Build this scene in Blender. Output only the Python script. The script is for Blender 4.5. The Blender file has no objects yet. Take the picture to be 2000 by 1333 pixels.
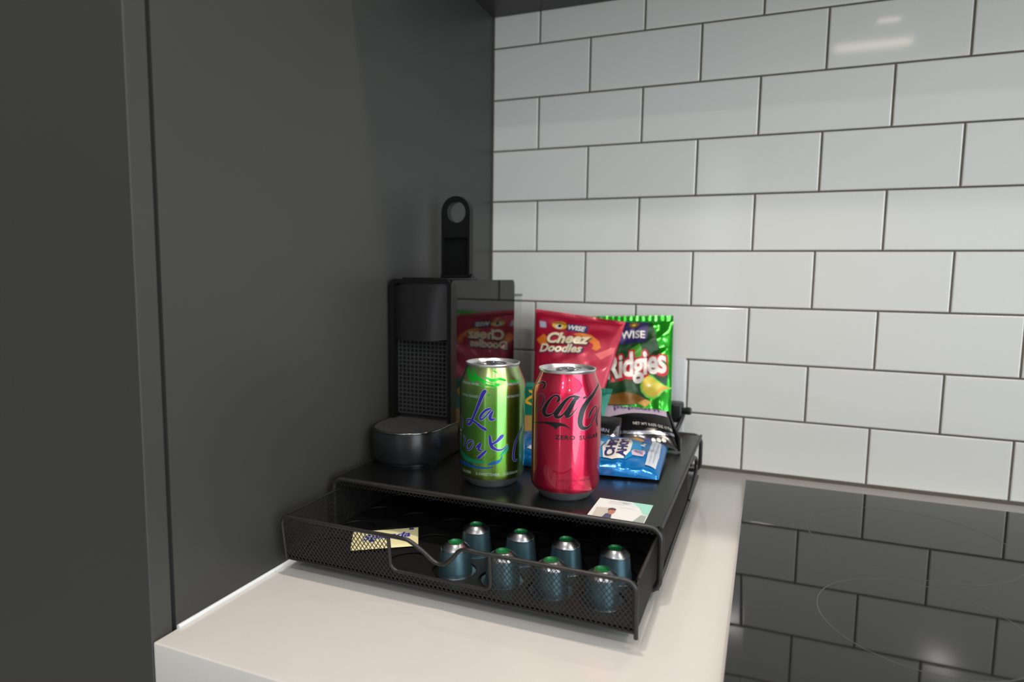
import bpy, bmesh, math, random
from mathutils import Vector, Matrix, noise
random.seed(7)
S = bpy.context.scene
COL = S.collection
PI = math.pi

# ------------------------------------------------------------------ camera
CAM = Vector((0.4149, -0.9513, 0.2775))
YAW, PITCH, ROLL = -0.37749, -0.1030, 0.01304
cy, sy, cp, sp, cr, sr = math.cos(YAW), math.sin(YAW), math.cos(PITCH), math.sin(PITCH), math.cos(ROLL), math.sin(ROLL)
_r = Vector((cy, -sy, 0)); _f = Vector((sy*cp, cy*cp, sp)); _u = _r.cross(_f)
_r2 = cr*_r + sr*_u; _u2 = -sr*_r + cr*_u
cam = bpy.data.cameras.new('camera')
cam.sensor_width = 36.0
cam.lens = 1253.14/2000*36.0
cam.clip_start = 0.01
cam.dof.use_dof = True
cam.dof.focus_distance = 0.60
cam.dof.aperture_fstop = 4.5
camo = bpy.data.objects.new('camera', cam); COL.objects.link(camo)
camo.matrix_world = Matrix(((_r2.x, _u2.x, -_f.x, CAM.x), (_r2.y, _u2.y, -_f.y, CAM.y), (_r2.z, _u2.z, -_f.z, CAM.z), (0, 0, 0, 1)))
S.camera = camo

# ------------------------------------------------------------------ world, lights, exposure
w = bpy.data.worlds.new('world'); S.world = w; w.use_nodes = True
w.node_tree.nodes['Background'].inputs[0].default_value = (0.75, 0.86, 1.0, 1)
w.node_tree.nodes['Background'].inputs[1].default_value = 0.10
S.view_settings.view_transform = 'Standard'
S.view_settings.look = 'None'
S.view_settings.gamma = 1.0
S.view_settings.use_curve_mapping = False
S.view_settings.exposure = 0.0
S.cycles.use_denoising = True
S.cycles.sample_clamp_indirect = 6.0
S.cycles.max_bounces = 10
S.cycles.caustics_reflective = False
S.cycles.caustics_refractive = False

def area(name, loc, target, sx, sy_, power, col, shape='RECTANGLE'):
    l = bpy.data.lights.new(name, 'AREA'); l.shape = shape; l.size = sx
    if shape in ('RECTANGLE', 'ELLIPSE'): l.size_y = sy_
    l.energy = power; l.color = col
    o = bpy.data.objects.new(name, l); COL.objects.link(o); o.location = loc
    o.rotation_euler = (Vector(target)-Vector(loc)).to_track_quat('-Z', 'Y').to_euler()
    return o
DAY = (0.86, 0.94, 1.0); WARM = (1.0, 0.87, 0.75); WARM2 = (1.0, 0.94, 0.88)
# tall window band of the right wall
area('window_daylight', (2.50, -2.00, 0.30), (0.0, -2.00, 0.30), 2.4, 2.3, 96, DAY)
# narrow glazed door far behind
area('door_daylight', (0.05, -4.10, 0.15), (0.05, 0.0, 0.15), 0.24, 2.1, 2.6, DAY)
# recessed downlights over the counter front
area('downlight', (0.19, -0.57, 1.52), (0.19, -0.57, 0), 0.05, 0.05, 8.6, WARM, 'DISK')
area('downlight', (1.25, -0.585, 1.52), (1.25, -0.585, 0), 0.06, 0.06, 7.4, WARM, 'DISK')
# recessed downlights further into the room
for lx, ly in ((0.25, -1.50), (1.25, -1.55), (0.25, -2.45), (1.25, -2.45)):
    area('downlight', (lx, ly, 1.52), (lx, ly, 0), 0.10, 0.10, 7.5 if lx < 1 else 5.0, WARM2, 'DISK')

# ------------------------------------------------------------------ helpers
def s2l(c):
    return tuple(((v/255)/12.92 if v/255 <= 0.04045 else (((v/255)+0.055)/1.055)**2.4) for v in c)
MATS = {}
def mat(name, rgb, rough=0.5, metal=0.0, spec=0.5, coat=0.0, bump=0.0, bscale=200.0, var=0.0, vscale=8.0, ior=1.5, rvar=0.0):
    """procedural principled material; rgb is 0..255 sRGB; optional noise in colour, roughness and relief"""
    if name in MATS: return MATS[name]
    m = bpy.data.materials.new(name); m.use_nodes = True; nt = m.node_tree; b = nt.nodes['Principled BSDF']
    c = s2l(rgb)
    b.inputs['Base Color'].default_value = (*c, 1); b.inputs['Roughness'].default_value = rough
    b.inputs['Metallic'].default_value = metal; b.inputs['Specular IOR Level'].default_value = spec
    b.inputs['Coat Weight'].default_value = coat; b.inputs['IOR'].default_value = ior
    tc = nt.nodes.new('ShaderNodeTexCoord')
    if var > 0 or rvar > 0:
        n = nt.nodes.new('ShaderNodeTexNoise'); n.inputs['Scale'].default_value = vscale; n.inputs['Detail'].default_value = 5
        nt.links.new(tc.outputs['Object'], n.inputs['Vector'])
        if var > 0:
            r = nt.nodes.new('ShaderNodeValToRGB'); r.color_ramp.elements[0].position = 0.3; r.color_ramp.elements[1].position = 0.7
            r.color_ramp.elements[0].color = (*[max(0, x*(1-var)) for x in c], 1)
            r.color_ramp.elements[1].color = (*[min(1, x*(1+var)) for x in c], 1)
            nt.links.new(n.outputs['Fac'], r.inputs['Fac']); nt.links.new(r.outputs['Color'], b.inputs['Base Color'])
        if rvar > 0:
            q = nt.nodes.new('ShaderNodeMapRange'); q.inputs['To Min'].default_value = max(0, rough-rvar); q.inputs['To Max'].default_value = rough+rvar
            nt.links.new(n.outputs['Fac'], q.inputs['Value']); nt.links.new(q.outputs['Result'], b.inputs['Roughness'])
    if bump > 0:
        n2 = nt.nodes.new('ShaderNodeTexNoise'); n2.inputs['Scale'].default_value = bscale; n2.inputs['Detail'].default_value = 3
        nt.links.new(tc.outputs['Object'], n2.inputs['Vector'])
        bp = nt.nodes.new('ShaderNodeBump'); bp.inputs['Strength'].default_value = bump; bp.inputs['Distance'].default_value = 0.001
        nt.links.new(n2.outputs['Fac'], bp.inputs['Height']); nt.links.new(bp.outputs['Normal'], b.inputs['Normal'])
    MATS[name] = m
    return m

class MB:
    """collects geometry for one mesh"""
    def __init__(s): s.v = []; s.f = []
    def add(s, vs, fs):
        o = len(s.v); s.v += [tuple(p) for p in vs]; s.f += [tuple(i+o for i in f) for f in fs]
    def box(s, x0, x1, y0, y1, z0, z1, bev=0.0):
        if bev <= 0:
            s.add([(x, y, z) for x in (x0, x1) for y in (y0, y1) for z in (z0, z1)],
                  [(0, 1, 3, 2), (4, 6, 7, 5), (0, 4, 5, 1), (2, 3, 7, 6), (0, 2, 6, 4), (1, 5, 7, 3)])
        else:
            bm = bmesh.new(); bmesh.ops.create_cube(bm, size=1)
            for q in bm.verts: q.co = Vector(((x0+x1)/2+q.co.x*(x1-x0), (y0+y1)/2+q.co.y*(y1-y0), (z0+z1)/2+q.co.z*(z1-z0)))
            bmesh.ops.bevel(bm, geom=bm.edges[:], offset=bev, segments=3, affect='EDGES', profile=0.5)
            s.bm(bm)
    def bm(s, bm):
        bm.verts.index_update()
        s.add([q.co[:] for q in bm.verts], [[q.index for q in f.verts] for f in bm.faces]); bm.free()
    def tube(s, pts, r, seg=8, closed=False, cap=True):
        pts = [Vector(p) for p in pts]; n = len(pts); rings = []; up = None
        for i, p in enumerate(pts):
            a = pts[(i-1) % n] if (closed or i > 0) else p; b = pts[(i+1) % n] if (closed or i < n-1) else p
            t = (b-a).normalized()
            if up is None:
                up = Vector((0, 0, 1)) if abs(t.z) < 0.9 else Vector((1, 0, 0))
            side = t.cross(up).normalized(); up = side.cross(t).normalized()
            rr = r[i] if isinstance(r, (list, tuple)) else r
            rings.append([p+rr*(math.cos(2*PI*k/seg)*side+math.sin(2*PI*k/seg)*up) for k in range(seg)])
        vs = [q for g in rings for q in g]; fs = []
        for i in range(n if closed else n-1):
            j = (i+1) % n
            for k in range(seg): fs.append((i*seg+k, i*seg+(k+1) % seg, j*seg+(k+1) % seg, j*seg+k))
        if cap and not closed:
            fs.append(tuple(range(seg))[::-1]); fs.append(tuple((n-1)*seg+k for k in range(seg)))
        s.add(vs, fs)
    def lathe(s, prof, c=(0, 0, 0), seg=64, close=False):
        vs = []; fs = []; n = len(prof)
        for k in range(seg):
            a = 2*PI*k/seg
            for (r, z) in prof: vs.append((c[0]+r*math.cos(a), c[1]+r*math.sin(a), c[2]+z))
        for k in range(seg):
            k2 = (k+1) % seg
            for i in range(n-1 if not close else n):
                j = (i+1) % n
                fs.append((k*n+i, k2*n+i, k2*n+j, k*n+j))
        s.add(vs, fs)
    def grid(s, fn, nu, nv):
        vs = [fn(i/nu, j/nv) for j in range(nv+1) for i in range(nu+1)]
        fs = [(j*(nu+1)+i, j*(nu+1)+i+1, (j+1)*(nu+1)+i+1, (j+1)*(nu+1)+i) for j in range(nv) for i in range(nu)]
        s.add(vs, fs)
    def prism(s, outer, holes, mp, d0, d1):
        """extrude a 2D polygon with holes; mp(a,b,d)->3D"""
        bm = bmesh.new(); es = []
        for lp in [outer]+list(holes):
            vv = [bm.verts.new((p[0], p[1], 0)) for p in lp]
            es += [bm.edges.new((vv[i], vv[(i+1) % len(vv)])) for i in range(len(vv))]
        bmesh.ops.triangle_fill(bm, use_beauty=True, use_dissolve=False, edges=es)
        bm.verts.index_update()
        vs = [(q.co.x, q.co.y) for q in bm.verts]; fs = [[q.index for q in f.verts] for f in bm.faces]
        bd = [(e.verts[0].index, e.verts[1].index) for e in bm.edges if len(e.link_faces) == 1]; bm.free(); n = len(vs)
        s.add([mp(a, b, d0) for a, b in vs]+[mp(a, b, d1) for a, b in vs],
              fs+[[i+n for i in f[::-1]] for f in fs]+[(a, b, b+n, a+n) for a, b in bd])
    def mesh(s, name, smooth=False, angle=40):
        me = bpy.data.meshes.new(name); me.from_pydata(s.v, [], s.f)
        bm = bmesh.new(); bm.from_mesh(me)
        bmesh.ops.remove_doubles(bm, verts=bm.verts[:], dist=1e-7)
        bmesh.ops.recalc_face_normals(bm, faces=bm.faces[:])
        if smooth:
            lim = math.radians(angle)
            for f in bm.faces: f.smooth = True
            for e in bm.edges:
                if len(e.link_faces) == 2 and e.calc_face_angle(0) > lim: e.smooth = False
        bm.to_mesh(me); bm.free()
        return me

def obj(name, mb, m, parent=None, smooth=False, angle=40):
    me = mb.mesh(name, smooth, angle) if isinstance(mb, MB) else mb
    if m is not None and len(me.materials) == 0: me.materials.append(m)
    o = bpy.data.objects.new(name, me); COL.objects.link(o)
    if parent is not None: o.parent = parent
    return o
def tag(o, label, cat, group=None):
    o['label'] = label; o['category'] = cat
    if group: o['group'] = group
    return o
def thing(name, label, cat, loc=(0, 0, 0), group=None):
    o = bpy.data.objects.new(name, None); COL.objects.link(o); o.location = loc; o.empty_display_size = 0.02
    return tag(o, label, cat, group)
def struct(name, mb, m, parent=None, label=None):
    o = obj(name, mb, m, parent); o['kind'] = 'structure'
    if label: o['label'] = label
    return o
def part(name, mb, m, parent, smooth=False, angle=40):
    """part built in world coordinates, moved into its thing's frame"""
    off = parent.location.copy(); p = parent.parent
    while p is not None: off += p.location; p = p.parent
    mb.v = [(a[0]-off.x, a[1]-off.y, a[2]-off.z) for a in mb.v]
    return obj(name, mb, m, parent, smooth, angle)

def rrect(x0, x1, z0, z1, r, n=6):
    rs = r if isinstance(r, (tuple, list)) else (r,)*4
    out = []
    for (cx, cz, a0, rr) in ((x1-rs[0], z1-rs[0], 0, rs[0]), (x0+rs[1], z1-rs[1], 90, rs[1]), (x0+rs[2], z0+rs[2], 180, rs[2]), (x1-rs[3], z0+rs[3], 270, rs[3])):
        for k in range(n+1):
            a = math.radians(a0+90*k/n); out.append((cx+rr*math.cos(a), cz+rr*math.sin(a)))
    return out

def catmull(pts, step):
    P = [tuple(p) for p in pts]; out = []
    for i in range(len(P)-1):
        p0 = P[i-1] if i > 0 else tuple(2*a-b for a, b in zip(P[0], P[1])); p1 = P[i]; p2 = P[i+1]
        p3 = P[i+2] if i+2 < len(P) else tuple(2*a-b for a, b in zip(P[-1], P[-2]))
        L = math.dist(p1[:2], p2[:2]); n = max(2, int(L/step))
        for k in range(n):
            t = k/n
            out.append(tuple(0.5*((2*b)+(-a+c)*t+(2*a-5*b+4*c-d)*t*t+(-a+3*b-3*c+d)*t**3) for a, b, c, d in zip(p0, p1, p2, p3)))
    out.append(P[-1]); return out
def ribbon(mb, pts, mp, step, grow=0.0):
    """calligraphic stroke: pts (a,b,width) in a metric plane, mp(a,b)->3D"""
    q = catmull(pts, step); n = len(q); L = []; R = []
    first, last = q[0], q[-1]
    for i, p in enumerate(q):
        a = q[max(0, i-1)]; b = q[min(n-1, i+1)]; tx, ty = b[0]-a[0], b[1]-a[1]; d = math.hypot(tx, ty) or 1
        h = max(0.02*step, p[2]/2+grow)
        d0 = math.dist(p[:2], first[:2]); d1 = math.dist(p[:2], last[:2]); e = min(1, min(i, n-1-i)/3)
        h *= (0.45+0.55*math.sqrt(max(0, 1-(1-e)**2)))
        nx, ny = -ty/d*h, tx/d*h
        L.append((p[0]+nx, p[1]+ny)); R.append((p[0]-nx, p[1]-ny))
    vs = [mp(*a) for a in L]+[mp(*a) for a in R]
    mb.add(vs, [(i, i+1, n+i+1, n+i) for i in range(n-1)])
def flat(mb, poly, mp, thr):
    """filled polygon laid on a surface: poly in metric (a,b), subdivided to thr"""
    bm = bmesh.new(); bm.faces.new([bm.verts.new((p[0], p[1], 0)) for p in poly])
    conform(mb, bm, mp, thr)
def conform(mb, bm, mp, thr):
    bmesh.ops.triangulate(bm, faces=bm.faces[:])
    for _ in range(7):
        es = [e for e in bm.edges if e.calc_length() > thr]
        if not es: break
        bmesh.ops.subdivide_edges(bm, edges=es, cuts=1); bmesh.ops.triangulate(bm, faces=[f for f in bm.faces if len(f.verts) > 3])
    bm.verts.index_update()
    mb.add([mp(q.co.x, q.co.y) for q in bm.verts], [[q.index for q in f.verts] for f in bm.faces]); bm.free()
_txt = {}
def text2d(body, shear=0.0, bold=0.0, spacing=1.0):
    k = (body, shear, bold, spacing)
    if k not in _txt:
        c = bpy.data.curves.new('lettering', 'FONT'); c.body = body; c.size = 1.0; c.shear = shear; c.offset = bold; c.resolution_u = 3
        c.space_character = spacing
        o = bpy.data.objects.new('lettering', c); COL.objects.link(o)
        dg = bpy.context.evaluated_depsgraph_get(); me = bpy.data.meshes.new_from_object(o.evaluated_get(dg))
        vs = [tuple(q.co[:2]) for q in me.vertices]; fs = [tuple(p.vertices) for p in me.polygons]
        bpy.data.objects.remove(o); bpy.data.curves.remove(c); bpy.data.meshes.remove(me)
        x0 = min(v[0] for v in vs); x1 = max(v[0] for v in vs); y0 = min(v[1] for v in vs); y1 = max(v[1] for v in vs)
        _txt[k] = (vs, fs, x0, x1, y0, y1)
    return _txt[k]
def text_on(mb, body, mp, cx, cy_, width, height=None, ang=0.0, shear=0.0, bold=0.0, spacing=1.0, thr=0.004, warp=None):
    vs, fs, x0, x1, y0, y1 = text2d(body, shear, bold, spacing)
    kx = width/(x1-x0); ky = kx if height is None else height/(y1-y0)
    ca, sa = math.cos(ang), math.sin(ang); bm = bmesh.new(); bv = []
    for (x, y) in vs:
        a = (x-(x0+x1)/2)*kx; b = (y-(y0+y1)/2)*ky
        if warp: a, b = warp(a, b)
        bv.append(bm.verts.new((cx+a*ca-b*sa, cy_+a*sa+b*ca, 0)))
    for f in fs:
        try: bm.faces.new([bv[i] for i in f])
        except ValueError: pass
    conform(mb, bm, mp, thr)
def ell(cx, cy_, rx, ry, ang=0.0, n=28, a0=0.0, a1=2*PI):
    ca, sa = math.cos(ang), math.sin(ang); out = []
    full = abs(a1-a0-2*PI) < 1e-6
    for k in range(n if full else n+1):
        t = a0+(a1-a0)*k/n; x, y = rx*math.cos(t), ry*math.sin(t); out.append((cx+x*ca-y*sa, cy_+x*sa+y*ca))
    return out

# ------------------------------------------------------------------ materials of the setting
M_tile = mat('glazed_white_tile', (214, 213, 208), 0.10, bump=0.04, bscale=12, spec=0.5, var=0.012, vscale=6)
M_grout = mat('dark_grout', (92, 84, 76), 0.9, var=0.1, vscale=60)
M_panel = mat('dark_grey_laminate', (55, 55, 53), 0.40, spec=0.30, bump=0.02, bscale=700, var=0.03, vscale=5)
M_counter = mat('white_quartz', (200, 197, 193), 0.16, spec=0.5, var=0.012, vscale=40)
M_sealant = mat('white_sealant', (214, 217, 219), 0.3)
M_glass = mat('black_ceramic_glass', (9, 9, 10), 0.035, spec=0.48, rvar=0.01, vscale=4)
M_zone = mat('zone_print', (62, 64, 64), 0.4)
M_wall = mat('painted_wall', (150, 150, 150), 0.8, var=0.02)
M_ceil = mat('ceiling_paint', (232, 230, 225), 0.85, var=0.01)
M_floor = mat('grey_oak_floor', (176, 170, 162), 0.45, var=0.15, vscale=5)
M_white = mat('white_lacquer', (226, 228, 230), 0.35, var=0.01)

# ------------------------------------------------------------------ setting
PXT, PZT, A0, Z5 = 0.15774, 0.0778, 0.07624, 0.31418
def zline(j): return (5-j)*PZT+Z5 if j < 9 else 0.0045
XR = 2.60
mb = MB(); mb.box(-0.70, XR+0.1, 0.0014, 0.12, -0.90, 1.55); wall_back = struct('wall_back', mb, M_grout, label='dark grout bed of the tiled kitchen wall')
mb = MB(); mb.box(1.325, XR, -0.004, 0.0014, 0.0, 1.55); struct('trim_1', mb, M_wall, label='painted stretch of kitchen wall beyond the tiles')
tile_meshes = {}
def tile(x0, x1, z0, z1):
    k = (round(x1-x0, 4), round(z1-z0, 4))
    if k not in tile_meshes:
        m = MB(); bm = bmesh.new(); bmesh.ops.create_cube(bm, size=1)
        for q in bm.verts: q.co = Vector((q.co.x*k[0], q.co.y*0.007, q.co.z*k[1]))
        ed = [e for e in bm.edges if all(q.co.y < 0 for q in e.verts)]
        bmesh.ops.bevel(bm, geom=ed, offset=0.0016, segments=2, affect='EDGES', profile=0.5)
        m.bm(bm); me = m.mesh('tile'); me.materials.append(M_tile); tile_meshes[k] = me
    o = bpy.data.objects.new('tile', tile_meshes[k]); COL.objects.link(o); o.parent = wall_back
    t = 0.0006
    o.location = ((x0+x1)/2, 0.0035+random.uniform(0, 0.0003), (z0+z1)/2)
    o.rotation_euler = (random.uniform(-t, t)*2, 0, random.uniform(-t, t)*2)
J = 0.0010
for row in range(0, 9):
    zt = zline(row) if row > 0 else 0.6735
    zb = zline(row+1)
    off = A0 if row % 2 == 0 else A0+PXT/2
    xs = [0.0]+[off+i*PXT for i in range(0, 8) if off+i*PXT < 1.32]+[1.325]
    for a, b in zip(xs[:-1], xs[1:]):
        if b-a < 0.02: continue
        tile(a+(J if a > 0 else 0.0015), b-J, zb+(J if row < 8 else 0.0), zt-J)

mb = MB(); mb.box(-3.2, XR+0.1, -4.3, 0.12, -0.98, -0.90); struct('floor', mb, M_floor)
mb = MB(); mb.box(-3.2, XR+0.1, -4.3, 0.12, 1.55, 1.63); struct('ceiling', mb, M_ceil)
# right wall with its tall window opening
mb = MB()
mb.box(XR, XR+0.1, -4.2, -3.94, -0.90, 1.55); mb.box(XR, XR+0.1, -0.78, 0.0, -0.90, 1.55)
mb.box(XR, XR+0.1, -3.94, -0.78, -0.90, -0.86); mb.box(XR, XR+0.1, -3.94, -0.78, 1.47, 1.55)
struct('wall_right', mb, M_wall)
mb = MB()
for y0, y1, z0, z1 in ((-3.94, -3.90, -0.86, 1.47), (-0.82, -0.78, -0.86, 1.47), (-1.85, -1.81, -0.86, 1.47), (-2.90, -2.86, -0.86, 1.47), (-3.94, -0.78, -0.86, -0.82), (-3.94, -0.78, 1.43, 1.47)):
    mb.box(XR+0.02, XR+0.07, y0, y1, z0, z1)
struct('window_1', mb, M_white)
mb = MB()
mb.box(-3.2, -0.09, -4.3, -4.2, -0.90, 1.55); mb.box(0.19, XR, -4.3, -4.2, -0.90, 1.55); mb.box(-0.09, 0.19, -4.3, -4.2, 1.28, 1.55)
struct('wall_rear', mb, M_wall)
mb = MB()
for x0, x1, z0, z1 in ((-0.09, -0.07, -0.90, 1.28), (0.17, 0.19, -0.90, 1.28), (-0.09, 0.19, 1.24, 1.28)):
    mb.box(x0, x1, -4.28, -4.22, z0, z1)
struct('door_1', mb, M_white)
mb = MB(); mb.box(-3.2, -3.1, -4.2, 0.0, -0.90, 1.55); struct('wall_left', mb, M_wall)
mb = MB(); mb.box(-3.1, -0.70, 0.0, 0.12, -0.90, 1.55); struct('wall_side', mb, M_wall)

# tall cabinet at the left
tc = thing('tall_cabinet', 'tall dark grey cabinet filling the left side beside the counter', 'cabinet', (-0.3, -0.3, -0.9))
mb = MB(); mb.box(-0.60, 0.0, -0.6062, 0.0, -0.90, 1.54); part('side_panel', mb, M_panel, tc)
mb = MB(); mb.box(-0.60, -0.004, -0.6095, -0.6062, -0.88, 1.52); part('gap_shade', mb, mat('gap_shade_black', (12, 12, 12), 0.8), tc)  # black strip standing in for the shade inside the door gap
mb = MB(); mb.box(-0.60, 0.0, -0.6275, -0.6095, -0.86, 1.52, 0.0009); part('door', mb, M_panel, tc)
# upper cabinet
uc = thing('upper_cabinet', 'dark grey upper cabinet hung over the tiled backsplash', 'cabinet', (0.65, -0.2, 0.672))
mb = MB(); mb.box(0.0005, 1.32, -0.372, 0.0, 0.672, 1.54); part('body', mb, M_panel, uc)
for k in range(3):
    mb = MB(); mb.box(0.002+k*0.4395, 0.4385+k*0.4395, -0.392, -0.374, 0.668, 1.52, 0.001); part('door', mb, M_panel, uc)
# extractor built into the cabinet run over the cooktop
rh = thing('range_hood', 'slim dark range hood under the upper cabinets over the cooktop', 'range hood', (0.70, -0.2, 0.664))
mb = MB(); mb.box(0.36, 1.04, -0.365, -0.03, 0.6640, 0.6715, 0.001); part('panel', mb, M_panel, rh, True)
def lampmat(name, col, st):
    m = bpy.data.materials.new(name); m.use_nodes = True; b = m.node_tree.nodes['Principled BSDF']
    b.inputs['Emission Color'].default_value = (*col, 1); b.inputs['Emission Strength'].default_value = st; return m
mb = MB(); mb.box(0.499, 0.612, -0.312, -0.278, 0.6625, 0.6645); part('lamp', mb, lampmat('hood_lamp', (1.0, 0.86, 0.66), 7.0), rh)
mb = MB(); mb.box(0.548, 0.578, -0.190, -0.181, 0.6625, 0.6645); part('lamp', mb, lampmat('hood_indicator', (1.0, 0.84, 0.74), 9.0), rh)
hl = bpy.data.lights.new('hood_spot', 'SPOT'); hl.energy = 3.6; hl.color = WARM; hl.spot_size = math.radians(108); hl.spot_blend = 1.0; hl.shadow_soft_size = 0.03
hlo = bpy.data.objects.new('hood_spot', hl); COL.objects.link(hlo); hlo.location = (0.42, -0.26, 0.660)
# base cabinets under the worktop
for k in range(3):
    bc = thing('base_cabinet', ['white base cabinet under the worktop next to the tall dark cabinet', 'white base cabinet under the black cooktop', 'white base cabinet at the right end of the worktop'][k], 'cabinet', (0.35+k*0.75, -0.3, -0.90))
    x0 = 0.005+k*0.755
    mb = MB(); mb.box(x0, x0+0.75, -0.585, -0.002, -0.90, -0.041); part('body', mb, M_white, bc)
    mb = MB(); mb.box(x0+0.002, x0+0.748, -0.606, -0.587, -0.80, -0.045, 0.001); part('door', mb, M_white, bc)
# worktop
ct = thing('countertop', 'white quartz countertop under the drawer unit and cooktop', 'countertop', (1.1, -0.3, -0.04))
mb = MB(); mb.box(0.0005, 2.30, -0.6270, 0.0012, -0.040, 0.0, 0.0012); part('slab', mb, M_counter, ct, True)
mb = MB(); mb.tube([(0.0012, -0.6057, 0.0008), (0.0012, -0.30, 0.0008), (0.0012, -0.002, 0.0008)], 0.0020, 10); struct('trim_2', mb, M_sealant, label='white sealant bead between the countertop and the dark cabinet')

# cooktop
ck = thing('cooktop', 'black glass induction cooktop set into the white countertop', 'cooktop', (0.70, -0.3, 0))
mb = MB()
X0, X1, Y0, Y1 = 0.4000, 0.990, -0.560, -0.0440; bx = 0.0105
out = [(X0, Y0), (X1, Y0), (X1, Y1), (X0, Y1)]; inn = [(X0+bx, Y0+bx), (X1-bx, Y0+bx), (X1-bx, Y1-0.001), (X0+bx, Y1-0.001)]
vs = [(x, y, 0.0001) for x, y in out]+[(x, y, 0.0042) for x, y in out]+[(x, y, 0.00445) for x, y in inn]
fs = [(0, 1, 2, 3), (8, 9, 10, 11)]+[(i, (i+1) % 4, 4+(i+1) % 4, 4+i) for i in range(4)]+[(4+i, 4+(i+1) % 4, 8+(i+1) % 4, 8+i) for i in range(4)]
mb.add(vs, fs); part('glass', mb, M_glass, ck)
for (cx, cyy, r) in ((0.5657, -0.1919, 0.0972), (0.5417, -0.3762, 0.0750), (0.835, -0.185, 0.075), (0.825, -0.385, 0.097)):
    mb = MB(); mb.lathe([(r-0.00045, 0.00452), (r+0.00045, 0.00452)], (cx, cyy, 0), 96); part('zone_ring', mb, M_zone, ck)

# wall outlet and the plug in it
ol = thing('wall_outlet', 'white wall outlet plate on the tiles behind the green chip bag', 'outlet', (0.275, 0.0, 0.105))
M_plate = mat('white_plastic', (206, 206, 207), 0.3)
mb = MB(); mb.box(0.238, 0.3100, -0.0050, -0.0002, 0.046, 0.161, 0.0016); part('plate', mb, M_plate, ol, True)
mb = MB(); mb.box(0.257, 0.291, -0.0072, -0.0046, 0.070, 0.137, 0.001); part('socket', mb, M_plate, ol, True)
M_black = mat('black_plastic', (24, 24, 25), 0.38, bump=0.05, bscale=900)
pg = thing('power_plug', 'black power plug in the wall outlet above the tray corner', 'plug', (0.300, -0.02, 0.085))
mb = MB(); mb.box(0.2855, 0.3105, -0.036, -0.0075, 0.0715, 0.0985, 0.003); part('body', mb, M_black, pg, True)
mb = MB(); mb.tube([(0.3095, -0.028, 0.088), (0.3145, -0.029, 0.0885), (0.3185, -0.030, 0.089), (0.3225, -0.0305, 0.0892)], [0.0055, 0.0050, 0.0056, 0.0050], 14); part('strain_relief', mb, M_black, pg, True)
mb = MB(); mb.tube(catmull([(0.3215, -0.0305, 0.0892, 0), (0.316, -0.052, 0.080, 0), (0.300, -0.055, 0.050, 0), (0.250, -0.045, 0.012, 0), (0.150, -0.035, 0.004, 0), (0.075, -0.045, 0.004, 0)], 0.006) and [p[:3] for p in catmull([(0.3120, -0.0300, 0.0830, 0), (0.306, -0.046, 0.065, 0), (0.285, -0.045, 0.030, 0), (0.240, -0.040, 0.0045, 0), (0.150, -0.033, 0.0042, 0), (0.075, -0.045, 0.0042, 0)], 0.006)], 0.0032, 10); part('cord', mb, M_black, pg, True)

# ------------------------------------------------------------------ capsule drawer unit
M_wire = mat('black_powder_coat', (30, 29, 28), 0.36, spec=0.5, bump=0.15, bscale=1500)
M_top = mat('black_top_plate', (10, 10, 11), 0.24, spec=0.5, bump=0.10, bscale=1200, rvar=0.06, vscale=30)
M_mesh = mat('black_steel_mesh', (28, 27, 26), 0.40, spec=0.5)
M_liner = mat('black_drawer_liner', (10, 10, 10), 0.5)
M_rub = mat('black_rubber', (15, 15, 15), 0.8)
TX0, TX1, TY0, TY1, TZ = 0.0105, 0.3415, -0.4215, -0.078, 0.068
du = thing('drawer_unit', 'black mesh capsule drawer unit with its drawer pulled open', 'drawer unit', (0.176, -0.25, 0))
mb = MB(); mb.prism(rrect(TX0, TX1, TY0, TY1, (0.014, 0.014, 0.006, 0.006)), [], lambda a, b, d: (a, b, d), TZ-0.0020, TZ); part('top_plate', mb, M_top, du, True, 30)
def strands(mb, org, ea, eb, en, la, lb, inside, pa=0.0041, pb=0.0056, wd=0.00032, th=0.00020, st=0.0004):
    """expanded diamond mesh: two families of diagonal strands clipped to inside(a,b)"""
    org, ea, eb, en = Vector(org), Vector(ea), Vector(eb), Vector(en)
    for sgn in (1, -1):
        n0 = int(-lb/pb)-2; n1 = int(la/pa)+int(lb/pb)+3
        for i in range(n0, n1):
            run = None; pts = []
            L = lb/pb*1.0
            steps = max(2, int(math.hypot(pa*L, lb)/st))
            prev_in = False; seg0 = None; last = None
            for k in range(steps+1):
                t = k/steps; a = i*pa+sgn*(t*L*pa); b = t*lb
                if sgn < 0: a = i*pa-(t*L*pa)+0
                ok = 0 <= a <= la and inside(a, b)
                if ok and not prev_in: seg0 = (a, b)
                if prev_in and (not ok): pts.append((seg0, last))
                prev_in = ok; last = (a, b)
            if prev_in: pts.append((seg0, last))
            for (p, q) in pts:
                if math.dist(p, q) < 0.0008: continue
                dx, dy = q[0]-p[0], q[1]-p[1]; l = math.hypot(dx, dy); nx, ny = -dy/l*wd, dx/l*wd
                vs = []
                for d in (-th, th):
                    for (c, sg) in ((p, 1), (p, -1), (q, -1), (q, 1)):
                        vs.append(org+ea*(c[0]+sg*nx)+eb*(c[1]+sg*ny)+en*(d+sgn*0.0002))
                mb.add(vs, [(0, 1, 2, 3), (4, 7, 6, 5), (0, 3, 7, 4), (1, 5, 6, 2), (0, 4, 5, 1), (3, 2, 6, 7)])
# side mesh of the housing
for (x, yb, nm) in ((TX1-0.0012, -0.2150, 'side_mesh'), (TX0+0.0012, -0.2150, 'side_mesh')):
    mb = MB(); strands(mb, (x, TY0+0.002, 0.020), (0, 1, 0), (0, 0, 1), (1, 0, 0), yb-TY0, TZ-0.0025-0.020, lambda a, b: True)
    o = part(nm, mb, M_mesh, du)
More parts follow.
